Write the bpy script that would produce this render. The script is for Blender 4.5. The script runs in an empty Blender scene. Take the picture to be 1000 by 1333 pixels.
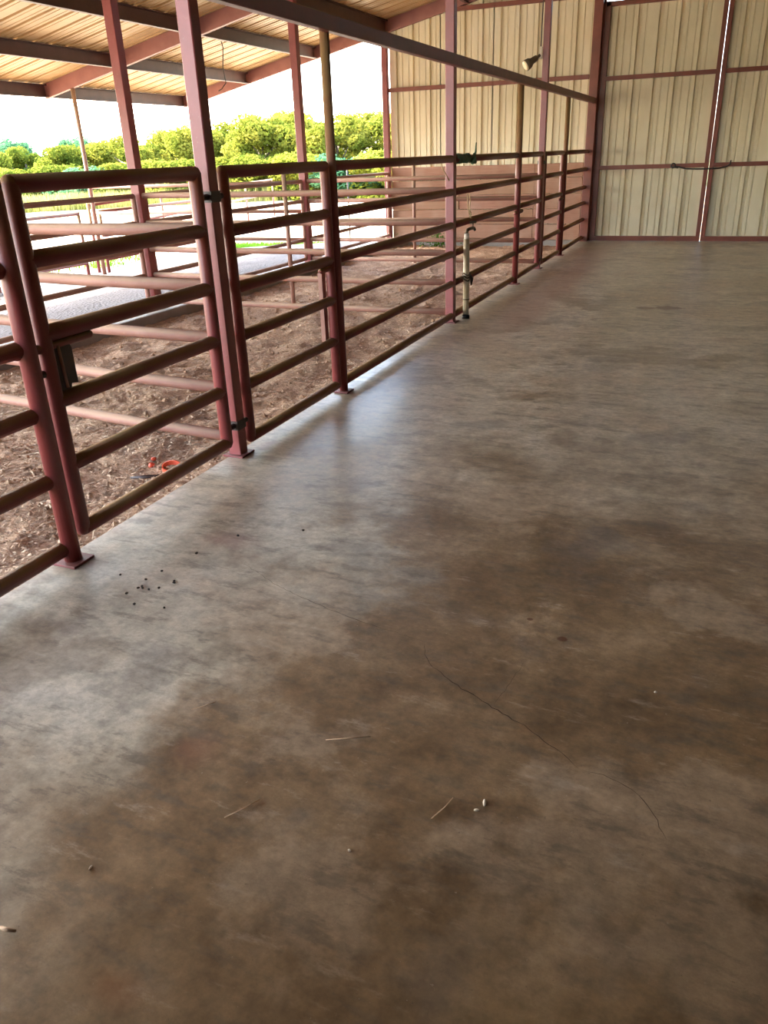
import bpy, math, random
from mathutils import Vector, Matrix, noise
random.seed(7)
C = bpy.context.scene.collection
SC = bpy.context.scene

# ------------------------------------------------------------------ camera
cam_d = bpy.data.cameras.new('camera'); cam = bpy.data.objects.new('camera', cam_d); C.objects.link(cam)
R_ = Vector((0.9247062, 0.37921542, -0.03337829)); U_ = Vector((-0.12899274, 0.39462035, 0.90974483)); F_ = Vector((-0.35816102, 0.83694113, -0.41382392))
cam.matrix_world = Matrix(((R_.x, U_.x, -F_.x, 0), (R_.y, U_.y, -F_.y, 0), (R_.z, U_.z, -F_.z, 1.6), (0, 0, 0, 1)))
cam_d.sensor_fit = 'VERTICAL'; cam_d.sensor_height = 36.0; cam_d.sensor_width = 27.0
cam_d.lens = 1019.578 / 1333 * 36.0; cam_d.clip_start = 0.05; cam_d.clip_end = 600
SC.camera = cam

# ------------------------------------------------------------------ sky, sun, exposure
w = bpy.data.worlds.new('sky'); SC.world = w; w.use_nodes = True
wn = w.node_tree.nodes; wl = w.node_tree.links; wn.clear()
wo = wn.new('ShaderNodeOutputWorld'); wb = wn.new('ShaderNodeBackground'); sk = wn.new('ShaderNodeTexSky')
sk.sky_type = 'NISHITA'; sk.sun_disc = False; sk.sun_elevation = math.radians(46); sk.sun_rotation = math.radians(-86)
sk.air_density = 1.0; sk.dust_density = 2.5; sk.ozone_density = 1.0
wb.inputs['Strength'].default_value = 0.56
wl.new(sk.outputs[0], wb.inputs[0]); wl.new(wb.outputs[0], wo.inputs[0])
sun_d = bpy.data.lights.new('sun', 'SUN'); sun_d.energy = 3.4; sun_d.angle = math.radians(0.6); sun_d.color = (1.0, 0.93, 0.80)
sun = bpy.data.objects.new('sun', sun_d); C.objects.link(sun); sun.location = (-30, 5, 30)
sun.rotation_euler = Vector((-0.71, 0.05, 0.71)).to_track_quat('Z', 'Y').to_euler()
vs = SC.view_settings
SC.display_settings.display_device = 'sRGB'
vs.view_transform = 'Standard'; vs.look = 'None'; vs.gamma = 1.0; vs.use_curve_mapping = False
vs.exposure = 2.72
SC.cycles.max_bounces = 10; SC.cycles.diffuse_bounces = 7; SC.cycles.glossy_bounces = 4

# ------------------------------------------------------------------ node helpers
def new_mat(name):
    m = bpy.data.materials.new(name); m.use_nodes = True
    nt = m.node_tree; b = nt.nodes['Principled BSDF']
    return m, nt, b
class N:
    """tiny wrapper to write node graphs compactly"""
    def __init__(s, nt): s.nt = nt
    def n(s, t, **k):
        x = s.nt.nodes.new(t)
        for a, v in k.items(): setattr(x, a, v)
        return x
    def put(s, sock, v):
        if hasattr(v, 'is_output'): s.nt.links.new(v, sock)
        elif isinstance(v, (tuple, list)) and len(v) == 3 and sock.type == 'RGBA': sock.default_value = (*v, 1)
        else: sock.default_value = v
    def coord(s, kind='Object'): return s.n('ShaderNodeTexCoord').outputs[kind]
    def mapping(s, v, scale=(1, 1, 1), loc=(0, 0, 0), rot=(0, 0, 0)):
        x = s.n('ShaderNodeMapping'); s.put(x.inputs[0], v); x.inputs['Location'].default_value = loc; x.inputs['Rotation'].default_value = rot; x.inputs['Scale'].default_value = scale
        return x.outputs[0]
    def noise(s, v, scale, detail=4, rough=0.55, dist=0.0):
        x = s.n('ShaderNodeTexNoise'); s.put(x.inputs['Vector'], v); x.inputs['Scale'].default_value = scale; x.inputs['Detail'].default_value = detail
        x.inputs['Roughness'].default_value = rough; x.inputs['Distortion'].default_value = dist
        return x.outputs[0]
    def voro(s, v, scale):
        x = s.n('ShaderNodeTexVoronoi'); s.put(x.inputs['Vector'], v); x.inputs['Scale'].default_value = scale
        return x.outputs[0]
    def ramp(s, f, stops):
        x = s.n('ShaderNodeValToRGB'); s.put(x.inputs[0], f); e = x.color_ramp.elements
        while len(e) < len(stops): e.new(0.5)
        for i, (p, c) in enumerate(stops):
            e[i].position = p; e[i].color = (*c, 1) if isinstance(c, (tuple, list)) else (c, c, c, 1)
        return x.outputs[0]
    def mix(s, f, a, b, mode='MIX'):
        x = s.n('ShaderNodeMix', data_type='RGBA', blend_type=mode); s.put(x.inputs[0], f); s.put(x.inputs[6], a); s.put(x.inputs[7], b)
        return x.outputs[2]
    def math(s, op, a, b=0.0, clamp=False):
        x = s.n('ShaderNodeMath', operation=op, use_clamp=clamp); s.put(x.inputs[0], a); s.put(x.inputs[1], b)
        return x.outputs[0]
    def rng(s, v, a, b, c=0.0, d=1.0):
        x = s.n('ShaderNodeMapRange', clamp=True, interpolation_type='SMOOTHSTEP'); s.put(x.inputs[0], v)
        for i, q in enumerate((a, b, c, d)): x.inputs[i + 1].default_value = q
        return x.outputs[0]
    def sep(s, v):
        x = s.n('ShaderNodeSeparateXYZ'); s.put(x.inputs[0], v); return x.outputs
    def bump(s, h, strength, dist=0.02):
        x = s.n('ShaderNodeBump'); s.put(x.inputs['Height'], h); x.inputs['Strength'].default_value = strength; x.inputs['Distance'].default_value = dist
        return x.outputs[0]

def mat_paint(name, col, col2, dust, dust_amt, rough=0.42):
    """painted pipe: two paint tones, dust lying on faces that look up"""
    m, nt, b = new_mat(name); g = N(nt)
    co = g.coord()
    base = g.mix(g.ramp(g.noise(co, 5, 5), [(0.35, 0.0), (0.7, 1.0)]), col, col2)
    nz = g.sep(g.n('ShaderNodeNewGeometry').outputs['Normal'])[2]
    d = g.math('MULTIPLY', g.rng(nz, -0.05, 0.6), g.math('MULTIPLY', g.ramp(g.noise(co, 9, 6, 0.7), [(0.25, 0.55), (0.6, 1.0)]), dust_amt))
    c = g.mix(d, base, dust)
    sp = g.ramp(g.noise(co, 60, 3), [(0.66, 0.0), (0.74, 1.0)])
    c = g.mix(g.math('MULTIPLY', sp, 0.35), c, dust)
    g.put(b.inputs['Base Color'], c)
    g.put(b.inputs['Roughness'], g.math('ADD', g.math('MULTIPLY', d, 0.4), rough))
    g.put(b.inputs['Normal'], g.bump(g.noise(co, 40, 4), 0.15, 0.004))
    return m
def mat_plain(name, col, rough=0.6, col2=None, scale=8, bump=0.0, metallic=0.0, bscale=40):
    m, nt, b = new_mat(name); g = N(nt)
    co = g.coord()
    if col2 is not None: g.put(b.inputs['Base Color'], g.mix(g.ramp(g.noise(co, scale, 5, 0.6), [(0.3, 0.0), (0.7, 1.0)]), col, col2))
    else: g.put(b.inputs['Base Color'], col)
    b.inputs['Roughness'].default_value = rough; b.inputs['Metallic'].default_value = metallic
    if bump: g.put(b.inputs['Normal'], g.bump(g.noise(co, bscale, 5), bump, 0.01))
    return m

M = {}
M['red'] = mat_paint('red_oxide_paint', (0.20, 0.034, 0.029), (0.15, 0.026, 0.022), (0.25, 0.145, 0.05), 1.0)
M['red_post'] = mat_paint('red_post_paint', (0.28, 0.062, 0.058), (0.21, 0.045, 0.042), (0.32, 0.2, 0.13), 0.5, 0.38)
M['plate'] = mat_paint('base_plate_paint', (0.20, 0.04, 0.04), (0.15, 0.03, 0.03), (0.27, 0.16, 0.12), 0.25)
M['red_dusty'] = mat_paint('dusty_red_paint', (0.34, 0.165, 0.115), (0.27, 0.115, 0.08), (0.42, 0.28, 0.18), 0.9, 0.6)
M['frame'] = mat_paint('building_steel_paint', (0.22, 0.055, 0.03), (0.16, 0.04, 0.022), (0.3, 0.18, 0.09), 0.4, 0.45)
M['purlin'] = mat_paint('purlin_primer', (0.11, 0.05, 0.045), (0.08, 0.038, 0.035), (0.2, 0.13, 0.09), 0.4, 0.5)
M['rafter'] = mat_paint('rafter_primer', (0.30, 0.12, 0.10), (0.24, 0.09, 0.075), (0.3, 0.18, 0.12), 0.4, 0.5)
M['dark'] = mat_plain('dark_steel', (0.035, 0.025, 0.022), 0.5, (0.07, 0.04, 0.03))
M['black'] = mat_plain('black_rubber', (0.015, 0.014, 0.013), 0.5)
M['cream'] = mat_plain('cream_pipe_wrap', (0.62, 0.52, 0.34), 0.5, (0.5, 0.38, 0.22), 6, 0.1)
M['brass'] = mat_plain('aged_brass', (0.16, 0.11, 0.06), 0.5, (0.08, 0.06, 0.04), 20, metallic=0.5)
M['twine'] = mat_plain('tan_twine', (0.55, 0.4, 0.22), 0.9)
M['strap'] = mat_plain('green_webbing', (0.05, 0.13, 0.06), 0.8, (0.10, 0.16, 0.10), 30, 0.3, bscale=150)
M['bronze'] = mat_plain('bronze_lamp_housing', (0.10, 0.07, 0.04), 0.4, (0.16, 0.11, 0.07))
M['lens'] = mat_plain('frosted_lamp_lens', (0.8, 0.66, 0.42), 0.35)
M['white'] = mat_plain('white_plastic', (0.75, 0.66, 0.55), 0.5)
M['orange'] = mat_plain('orange_plastic', (0.75, 0.10, 0.03), 0.45, (0.5, 0.06, 0.03))
M['dung'] = mat_plain('dry_dung', (0.04, 0.025, 0.015), 0.9)
M['feather'] = mat_plain('pale_husk', (0.6, 0.52, 0.4), 0.7)
M['stick'] = mat_plain('dry_stick', (0.45, 0.3, 0.18), 0.8)
M['concrete'] = mat_plain('pale_concrete', (0.30, 0.265, 0.23), 0.75, (0.22, 0.18, 0.145), 2.5, 0.25, bscale=25)
M['bark'] = mat_plain('bark', (0.12, 0.08, 0.05), 0.9, (0.07, 0.05, 0.03), 6, 0.4)
M['crack'] = mat_plain('crack_shadow_dirt', (0.055, 0.035, 0.02), 0.9)

def make_sheet_mat(name, a, b_):
    m, nt, b = new_mat(name); g = N(nt); co = g.coord()
    f = g.noise(g.mapping(co, (1, 1, 0.35)), 3, 5, 0.6)
    c = g.mix(g.ramp(f, [(0.3, 0.0), (0.7, 1.0)]), a, b_)
    g.put(b.inputs['Base Color'], c); b.inputs['Roughness'].default_value = 0.42
    return m
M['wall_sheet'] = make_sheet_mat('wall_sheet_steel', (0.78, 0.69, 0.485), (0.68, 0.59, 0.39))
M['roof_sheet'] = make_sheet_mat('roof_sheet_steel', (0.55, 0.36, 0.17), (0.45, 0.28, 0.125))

M['dim_steel'] = mat_plain('dim_unseen_steel', (0.26, 0.21, 0.15), 0.6, (0.2, 0.15, 0.1), 2)  # for the unseen panels, kept dark to cut bounced light
# wood
m, nt, b = new_mat('red_brown_boards'); g = N(nt); co = g.coord()
grain = g.noise(g.mapping(co, (0.5, 1, 9)), 5, 6, 0.65)
oi = g.n('ShaderNodeObjectInfo').outputs['Random']
cc = g.mix(g.ramp(grain, [(0.3, 0.0), (0.7, 1.0)]), (0.27, 0.115, 0.07), (0.39, 0.2, 0.135))
cc = g.mix(g.math('MULTIPLY', oi, 0.45), cc, (0.33, 0.2, 0.09))
cc = g.mix(g.ramp(g.noise(co, 2.5, 5), [(0.45, 0.0), (0.75, 0.5)]), cc, (0.47, 0.33, 0.24))
g.put(b.inputs['Base Color'], cc); b.inputs['Roughness'].default_value = 0.7
g.put(b.inputs['Normal'], g.bump(grain, 0.3, 0.006)); M['wood'] = m

# stained concrete floor
m, nt, b = new_mat('stained_concrete'); g = N(nt); co = g.coord()
x_, y_, _z = g.sep(co)
def scale(c, f):
    x = g.n('ShaderNodeVectorMath', operation='SCALE'); g.put(x.inputs[0], c); g.put(x.inputs['Scale'], f); return x.outputs[0]
def lin(f, a, b_, c, d): return g.rng(f, a, b_, c, d)
n_big = g.noise(co, 0.7, 3, 0.55); n_mid = g.noise(g.mapping(co, loc=(3.3, 1.7, 0)), 2.3, 8, 0.65)
n_fine = g.noise(co, 11, 8, 0.7); n_str = g.noise(g.mapping(co, (0.8, 2.6, 1), (5, 1, 0), (0, 0, 0.55)), 5.0, 8, 0.72)
n_alt = g.noise(g.mapping(co, loc=(11, 4, 0)), 1.3, 7, 0.62); n_dot = g.noise(co, 85, 3, 0.6)
clean = g.rng(g.math('ADD', x_, g.math('MULTIPLY', g.math('SUBTRACT', n_alt, 0.5), 3.4)), -1.85, -1.1, 1.0, 0.0)
clean = g.math('MAXIMUM', clean, g.math('MULTIPLY', g.rng(g.math('ADD', y_, g.math('MULTIPLY', n_mid, 2.4)), 3.9, 6.6), 0.9))
brown = g.ramp(n_mid, [(0.30, (0.115, 0.072, 0.037)), (0.46, (0.195, 0.122, 0.062)), (0.58, (0.26, 0.170, 0.090)), (0.72, (0.37, 0.255, 0.15))])
grey = g.ramp(n_mid, [(0.30, (0.31, 0.255, 0.18)), (0.5, (0.45, 0.385, 0.28)), (0.70, (0.58, 0.51, 0.395))])
c = g.mix(clean, brown, grey)
c = g.mix(lin(n_big, 0.5, 0.66, 0.0, 0.35), c, (0.27, 0.17, 0.08))
c = g.mix(lin(n_alt, 0.44, 0.36, 0.0, 0.5), c, (0.16, 0.13, 0.105))
n_pat = g.noise(g.mapping(co, loc=(2, 19, 0)), 0.95, 8, 0.6)
c = g.mix(lin(n_pat, 0.535, 0.585, 0.0, 0.5), c, (0.42, 0.315, 0.21))
c = g.mix(lin(n_pat, 0.44, 0.39, 0.0, 0.42), c, (0.14, 0.085, 0.04))
c = g.mix(lin(n_str, 0.46, 0.74, 0.0, 0.4), c, (0.12, 0.095, 0.07))
c = g.mix(g.math('MULTIPLY', lin(n_str, 0.53, 0.60, 0.0, 0.45), lin(n_mid, 0.62, 0.45, 0.0, 1.0)), c, (0.13, 0.10, 0.07))
c = g.mix(lin(n_str, 0.44, 0.30, 0.0, 0.40), c, (0.52, 0.43, 0.33))
c = scale(c, lin(n_fine, 0.30, 0.68, 0.80, 1.20))
c = scale(c, lin(g.noise(g.mapping(co, (1, 1.2, 1), rot=(0, 0, 0.4)), 30, 7, 0.75), 0.30, 0.70, 0.84, 1.17))
c = g.mix(lin(n_dot, 0.66, 0.72, 0.0, 0.45), c, (0.07, 0.055, 0.04))
c = g.mix(lin(n_dot, 0.31, 0.25, 0.0, 0.40), c, (0.6, 0.52, 0.43))
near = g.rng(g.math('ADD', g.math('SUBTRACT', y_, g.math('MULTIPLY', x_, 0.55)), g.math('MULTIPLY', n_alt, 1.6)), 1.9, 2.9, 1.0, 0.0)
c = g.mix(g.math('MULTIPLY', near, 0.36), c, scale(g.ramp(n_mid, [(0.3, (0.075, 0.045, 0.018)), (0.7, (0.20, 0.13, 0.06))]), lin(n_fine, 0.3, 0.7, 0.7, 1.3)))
# reddish traffic band beside the fence and rust spots
band = g.math('MULTIPLY', g.rng(g.math('ABSOLUTE', g.math('SUBTRACT', g.math('ADD', x_, g.math('MULTIPLY', n_mid, 0.35)), -1.72)), 0.05, 0.32, 1.0, 0.0), g.rng(y_, 6.5, 8.5))
c = g.mix(g.math('MULTIPLY', band, 0.5), c, (0.27, 0.13, 0.085))
def spot(cx, cy, rx, ry, col, amt, c, soft=0.55):
    vx = g.math('DIVIDE', g.math('SUBTRACT', x_, cx), rx); vy = g.math('DIVIDE', g.math('SUBTRACT', y_, cy), ry)
    d = g.math('SQRT', g.math('ADD', g.math('MULTIPLY', vx, vx), g.math('MULTIPLY', vy, vy)))
    d = g.math('ADD', d, g.math('MULTIPLY', g.math('SUBTRACT', n_fine, 0.5), 1.1))
    return g.mix(g.math('MULTIPLY', g.rng(d, soft, 1.0, 1.0, 0.0), amt), c, col)
c = spot(-0.475, 9.12, 0.18, 0.13, (0.10, 0.028, 0.014), 0.85, c)
c = spot(-0.70, 9.07, 0.13, 0.10, (0.10, 0.03, 0.015), 0.7, c)
c = spot(-0.357, 2.416, 0.022, 0.018, (0.14, 0.055, 0.025), 0.9, c)
c = spot(-0.494, 2.508, 0.015, 0.012, (0.14, 0.055, 0.025), 0.8, c)
c = spot(-1.27, 1.47, 0.10, 0.11, (0.26, 0.10, 0.06), 0.32, c, 0.1)
c = spot(-1.0, 0.78, 0.10, 0.06, (0.22, 0.09, 0.03), 0.5, c, 0.1)
c = spot(-1.95, 2.72, 0.20, 0.11, (0.30, 0.14, 0.10), 0.5, c, 0.1)
c = spot(-2.45, 3.95, 0.09, 0.16, (0.30, 0.12, 0.10), 0.5, c, 0.1)
c = spot(-0.15, 0.95, 0.22, 0.17, (0.20, 0.115, 0.03), 0.5, c, 0.1)
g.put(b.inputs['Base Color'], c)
g.put(b.inputs['Roughness'], g.ramp(n_mid, [(0.3, 0.29), (0.7, 0.42)]))
g.put(b.inputs['Normal'], g.bump(n_fine, 0.12, 0.01)); M['floor'] = m

# dirt
m, nt, b = new_mat('pen_dirt'); g = N(nt); co = g.coord()
c = g.ramp(g.noise(co, 1.6, 6, 0.65, 0.3), [(0.3, (0.27, 0.145, 0.08)), (0.5, (0.45, 0.275, 0.155)), (0.7, (0.58, 0.395, 0.24))])
c = g.mix(0.7, c, g.ramp(g.noise(co, 24, 7, 0.75), [(0.3, 0.15), (0.5, 0.48), (0.72, 0.85)]), 'OVERLAY')
g.put(b.inputs['Base Color'], c); b.inputs['Roughness'].default_value = 0.95
g.put(b.inputs['Normal'], g.bump(g.noise(co, 30, 7, 0.75), 0.9, 0.03)); M['dirt'] = m
m, nt, b = new_mat('straw_litter'); g = N(nt)
g.put(b.inputs['Base Color'], g.ramp(g.noise(g.coord(), 37, 2), [(0.35, (0.22, 0.12, 0.07)), (0.5, (0.48, 0.32, 0.19)), (0.65, (0.72, 0.55, 0.36))])); b.inputs['Roughness'].default_value = 0.9; M['straw'] = m
# gravel
m, nt, b = new_mat('grey_gravel'); g = N(nt); co = g.coord()
c = g.mix(0.6, g.ramp(g.noise(co, 1.2, 5), [(0.3, (0.058, 0.047, 0.041)), (0.7, (0.088, 0.074, 0.066))]), g.ramp(g.voro(co, 22), [(0.0, 0.3), (0.6, 0.75)]), 'OVERLAY')
g.put(b.inputs['Base Color'], c); b.inputs['Roughness'].default_value = 0.95; g.put(b.inputs['Normal'], g.bump(g.voro(co, 25), 0.7, 0.03)); M['gravel'] = m
# outer ground
m, nt, b = new_mat('dry_ground'); g = N(nt); co = g.coord(); x_, y_, _z = g.sep(co)
dist = g.math('SQRT', g.math('ADD', g.math('MULTIPLY', x_, x_), g.math('MULTIPLY', y_, y_)))
veg = g.math('MULTIPLY', g.rng(g.math('ADD', dist, g.math('MULTIPLY', g.noise(co, 0.2, 4), 8)), 45, 50), 1.0)
c = g.mix(veg, g.ramp(g.noise(co, 0.9, 6), [(0.35, (0.34, 0.26, 0.145)), (0.65, (0.48, 0.385, 0.24))]), g.ramp(g.noise(co, 0.8, 5), [(0.35, (0.08, 0.11, 0.02)), (0.65, (0.17, 0.18, 0.05))]))
g.put(b.inputs['Base Color'], c); b.inputs['Roughness'].default_value = 0.95; g.put(b.inputs['Normal'], g.bump(g.noise(co, 8, 6), 0.4, 0.05)); M['ground'] = m

def leaf_mat(name, lo, mid, hi, tr, scale=0.7):
    m, nt, b = new_mat(name); g = N(nt)
    oi = g.n('ShaderNodeObjectInfo').outputs['Random']
    f = g.math('ADD', g.noise(g.coord(), scale, 4, 0.7), g.math('MULTIPLY', g.math('SUBTRACT', oi, 0.5), 0.22))
    c = g.ramp(f, [(0.32, lo), (0.5, mid), (0.68, hi)])
    out = nt.nodes['Material Output']; df = g.n('ShaderNodeBsdfDiffuse'); tl = g.n('ShaderNodeBsdfTranslucent'); mx = g.n('ShaderNodeMixShader')
    g.put(df.inputs[0], c); g.put(tl.inputs[0], c); mx.inputs[0].default_value = tr
    nt.links.new(df.outputs[0], mx.inputs[1]); nt.links.new(tl.outputs[0], mx.inputs[2]); nt.links.new(mx.outputs[0], out.inputs[0]); nt.nodes.remove(b)
    return m
M['leaf'] = leaf_mat('yellow_green_leaves', (0.10, 0.135, 0.018), (0.18, 0.195, 0.025), (0.29, 0.26, 0.04), 0.6, 0.9)
M['leaf_dark'] = leaf_mat('blue_green_leaves', (0.06, 0.15, 0.07), (0.11, 0.23, 0.10), (0.2, 0.32, 0.13), 0.45)
M['grass'] = leaf_mat('green_grass', (0.04, 0.11, 0.01), (0.075, 0.17, 0.015), (0.14, 0.21, 0.03), 0.4)
M['dry_grass'] = leaf_mat('dry_tall_grass', (0.13, 0.15, 0.03), (0.24, 0.23, 0.06), (0.36, 0.31, 0.12), 0.4, 0.5)

# ------------------------------------------------------------------ mesh helpers
class MB:
    def __init__(s): s.v = []; s.f = []; s.sm = []
    def add(s, vs_, fs, smooth=False):
        o = len(s.v); s.v += [Vector(q) for q in vs_]; s.f += [tuple(i + o for i in f) for f in fs]; s.sm += [smooth] * len(fs); return s
    def box(s, lo, hi, bev=0.0):
        x0, y0, z0 = lo; x1, y1, z1 = hi
        return s.obox(Vector(((x0 + x1) / 2, (y0 + y1) / 2, (z0 + z1) / 2)), Vector((x1 - x0, 0, 0)) / 2, Vector((0, y1 - y0, 0)) / 2, Vector((0, 0, z1 - z0)) / 2, bev)
    def obox(s, c, a, b, d, bev=0.0):
        c = Vector(c)
        if bev <= 0:
            vs_ = [c + a * i + b * j + d * k for k in (-1, 1) for j in (-1, 1) for i in (-1, 1)]
            return s.add(vs_, [(0, 2, 3, 1), (4, 5, 7, 6), (0, 1, 5, 4), (2, 6, 7, 3), (0, 4, 6, 2), (1, 3, 7, 5)])
        la, lb, ld = a.length, b.length, d.length                     # chamfered along the long (d) edges and ends
        ka, kb, kd = 1 - bev / la, 1 - bev / lb, 1 - bev / ld
        ring = [(1, kb), (ka, 1), (-ka, 1), (-1, kb), (-1, -kb), (-ka, -1), (ka, -1), (1, -kb)]
        vs_ = []
        for kz, sc in ((-1, 0), (-kd, 1), (kd, 1), (1, 0)):
            for (p, q) in ring:
                if sc == 0: p, q = max(-ka, min(ka, p)), max(-kb, min(kb, q))
                vs_.append(c + a * p + b * q + d * kz)
        fs = [tuple(range(7, -1, -1)), tuple(range(24, 32))]
        for r in range(3):
            for i in range(8): fs.append((r * 8 + i, r * 8 + (i + 1) % 8, r * 8 + 8 + (i + 1) % 8, r * 8 + 8 + i))
        return s.add(vs_, fs)
    def tube(s, pts, r, n=14, caps=True, dome=False):
        pts = [Vector(p) for p in pts]; rs = r if isinstance(r, (list, tuple)) else [r] * len(pts)
        if dome:
            d0 = (pts[0] - pts[1]).normalized(); d1 = (pts[-1] - pts[-2]).normalized(); r0, r1 = rs[0], rs[-1]
            pts = [pts[0] + d0 * r0 * 0.95, pts[0] + d0 * r0 * 0.7] + pts + [pts[-1] + d1 * r1 * 0.7, pts[-1] + d1 * r1 * 0.95]
            rs = [r0 * 0.3, r0 * 0.72] + list(rs) + [r1 * 0.72, r1 * 0.3]
        vs_ = []; fs = []; up = None
        for i, p in enumerate(pts):
            t = (pts[min(i + 1, len(pts) - 1)] - pts[max(i - 1, 0)]).normalized()
            if up is None: up = Vector((0, 0, 1)) if abs(t.z) < 0.9 else Vector((1, 0, 0))
            a = t.cross(up).normalized(); up2 = a.cross(t).normalized(); up = up2
            for k in range(n):
                q = 2 * math.pi * k / n; vs_.append(p + (a * math.cos(q) + up2 * math.sin(q)) * rs[i])
        for i in range(len(pts) - 1):
            for k in range(n): fs.append((i * n + k, i * n + (k + 1) % n, (i + 1) * n + (k + 1) % n, (i + 1) * n + k))
        s.add(vs_, fs, True)
        if caps:
            o = len(s.v) - len(vs_); L = len(pts) - 1
            s.f += [tuple(o + k for k in range(n - 1, -1, -1)), tuple(o + L * n + k for k in range(n))]; s.sm += [False, False]
        return s
    def prism(s, poly, axis_fn):
        """poly: list of 2-D points, axis_fn(p, t) -> 3-D for t in (0, 1)"""
        n = len(poly); vs_ = [axis_fn(p, t) for t in (0, 1) for p in poly]
        fs = [tuple(range(n - 1, -1, -1)), tuple(range(n, 2 * n))] + [(i, (i + 1) % n, n + (i + 1) % n, n + i) for i in range(n)]
        return s.add(vs_, fs)
    def build(s, name, mat, parent=None, origin=None):
        me = bpy.data.meshes.new(name)
        o0 = WL.get(parent.name, Vector()) if parent is not None else (Vector(origin) if origin else Vector())
        me.from_pydata([v - o0 for v in s.v], [], s.f)
        me.polygons.foreach_set('use_smooth', s.sm); me.materials.append(mat); me.update()
        o = bpy.data.objects.new(name, me); C.objects.link(o)
        if parent is not None: o.parent = parent; WL[o.name] = o0
        else: o.location = o0; WL[o.name] = o0
        return o
WL = {}
def tag(o, label, cat, group=None):
    o['label'] = label; o['category'] = cat
    if group: o['group'] = group
    return o
def thing(name, label, cat, loc=(0, 0, 0), group=None):
    o = bpy.data.objects.new(name, None); C.objects.link(o); o.location = loc; o.empty_display_size = 0.1
    WL[o.name] = Vector(loc); return tag(o, label, cat, group)
def struct(name, loc=(0, 0, 0)):
    o = bpy.data.objects.new(name, None); C.objects.link(o); o.location = loc; WL[o.name] = Vector(loc); o['kind'] = 'structure'; return o

D = 16.02            # far wall plane
XS = -2.578          # slab edge
XR = -2.52           # plane of the fence rails
XI = -6.3            # inner row of posts
XE = -10.6           # eave posts
def zrb(x): return 2.70 + 0.213 * (x + 11.15)     # rafter bottom
def zs(x): return zrb(x) + 0.22                   # underside of the roof sheets

# ------------------------------------------------------------------ SETTING: floor
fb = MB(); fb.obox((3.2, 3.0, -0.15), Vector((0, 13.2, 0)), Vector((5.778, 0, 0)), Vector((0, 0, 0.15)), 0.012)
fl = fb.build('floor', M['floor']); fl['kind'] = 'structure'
def crack(pts, wd):
    rnd = random.Random(len(pts) * 7 + int(wd * 1e4)); P = [Vector((p[0], p[1], 0)) for p in pts]; fine = []
    for a, b_ in zip(P[:-1], P[1:]):
        k = max(2, int((b_ - a).length / 0.02)); nrm = Vector((-(b_ - a).y, (b_ - a).x, 0)).normalized()
        for i in range(k): fine.append(a.lerp(b_, i / k) + nrm * rnd.uniform(-0.004, 0.004))
    fine.append(P[-1]); vs_ = []; fs = []
    for i, p in enumerate(fine):
        t = (fine[min(i + 1, len(fine) - 1)] - fine[max(i - 1, 0)]).normalized(); nr = Vector((-t.y, t.x, 0))
        e = max(0.0, math.sin(math.pi * i / (len(fine) - 1))) ** 0.5 * wd * rnd.uniform(0.45, 1.15) / 2
        vs_ += [p + nr * e + Vector((0, 0, 0.0012)), p - nr * e + Vector((0, 0, 0.0012))]
    for i in range(len(fine) - 1): fs.append((2 * i, 2 * i + 2, 2 * i + 3, 2 * i + 1))
    MB().add(vs_, fs).build('crack', M['crack'], fl)
crack([(-0.81, 2.23), (-0.79, 2.16), (-0.74, 2.10), (-0.61, 2.02), (-0.49, 1.96), (-0.36, 1.90), (-0.27, 1.84), (-0.19, 1.78)], 0.0034)
crack([(-1.777, 2.549), (-1.531, 2.42), (-1.254, 2.325), (-1.107, 2.288), (-0.953, 2.259), (-0.81, 2.23)], 0.0022)
crack([(-0.19, 1.78), (-0.1, 1.775), (-0.04, 1.75), (0.02, 1.68), (0.06, 1.6)], 0.0024)
crack([(-0.49, 1.97), (-0.47, 2.08), (-0.45, 2.24)], 0.0014)

# pen dirt, displaced
def dirt_z(x, y):
    v = Vector((x, y, 0))
    return -0.105 + 0.035 * noise.noise(v * 0.9) + 0.03 * noise.noise(v * 3.1 + Vector((9, 0, 0))) + 0.016 * noise.noise(v * 8.3) + 0.012 * noise.noise(v * 19.0) + 0.02 * max(0, 1 - abs(x + 2.62) / 0.5)
def grid(xs, ys, zf):
    nx, ny = len(xs), len(ys); vs_ = [(x, y, zf(x, y)) for y in ys for x in xs]
    return MB().add(vs_, [(j * nx + i, j * nx + i + 1, (j + 1) * nx + i + 1, (j + 1) * nx + i) for j in range(ny - 1) for i in range(nx - 1)], True)
def fr(a, b_, n): return [a + (b_ - a) * i / n for i in range(n + 1)]
gm = grid(fr(-6.12, -2.56, 150), fr(-2.0, 1.6, 40)[:-1] + fr(1.6, 6, 190)[:-1] + fr(6, 16.1, 190), dirt_z).build('ground_1', M['dirt']); gm['kind'] = 'structure'
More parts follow.
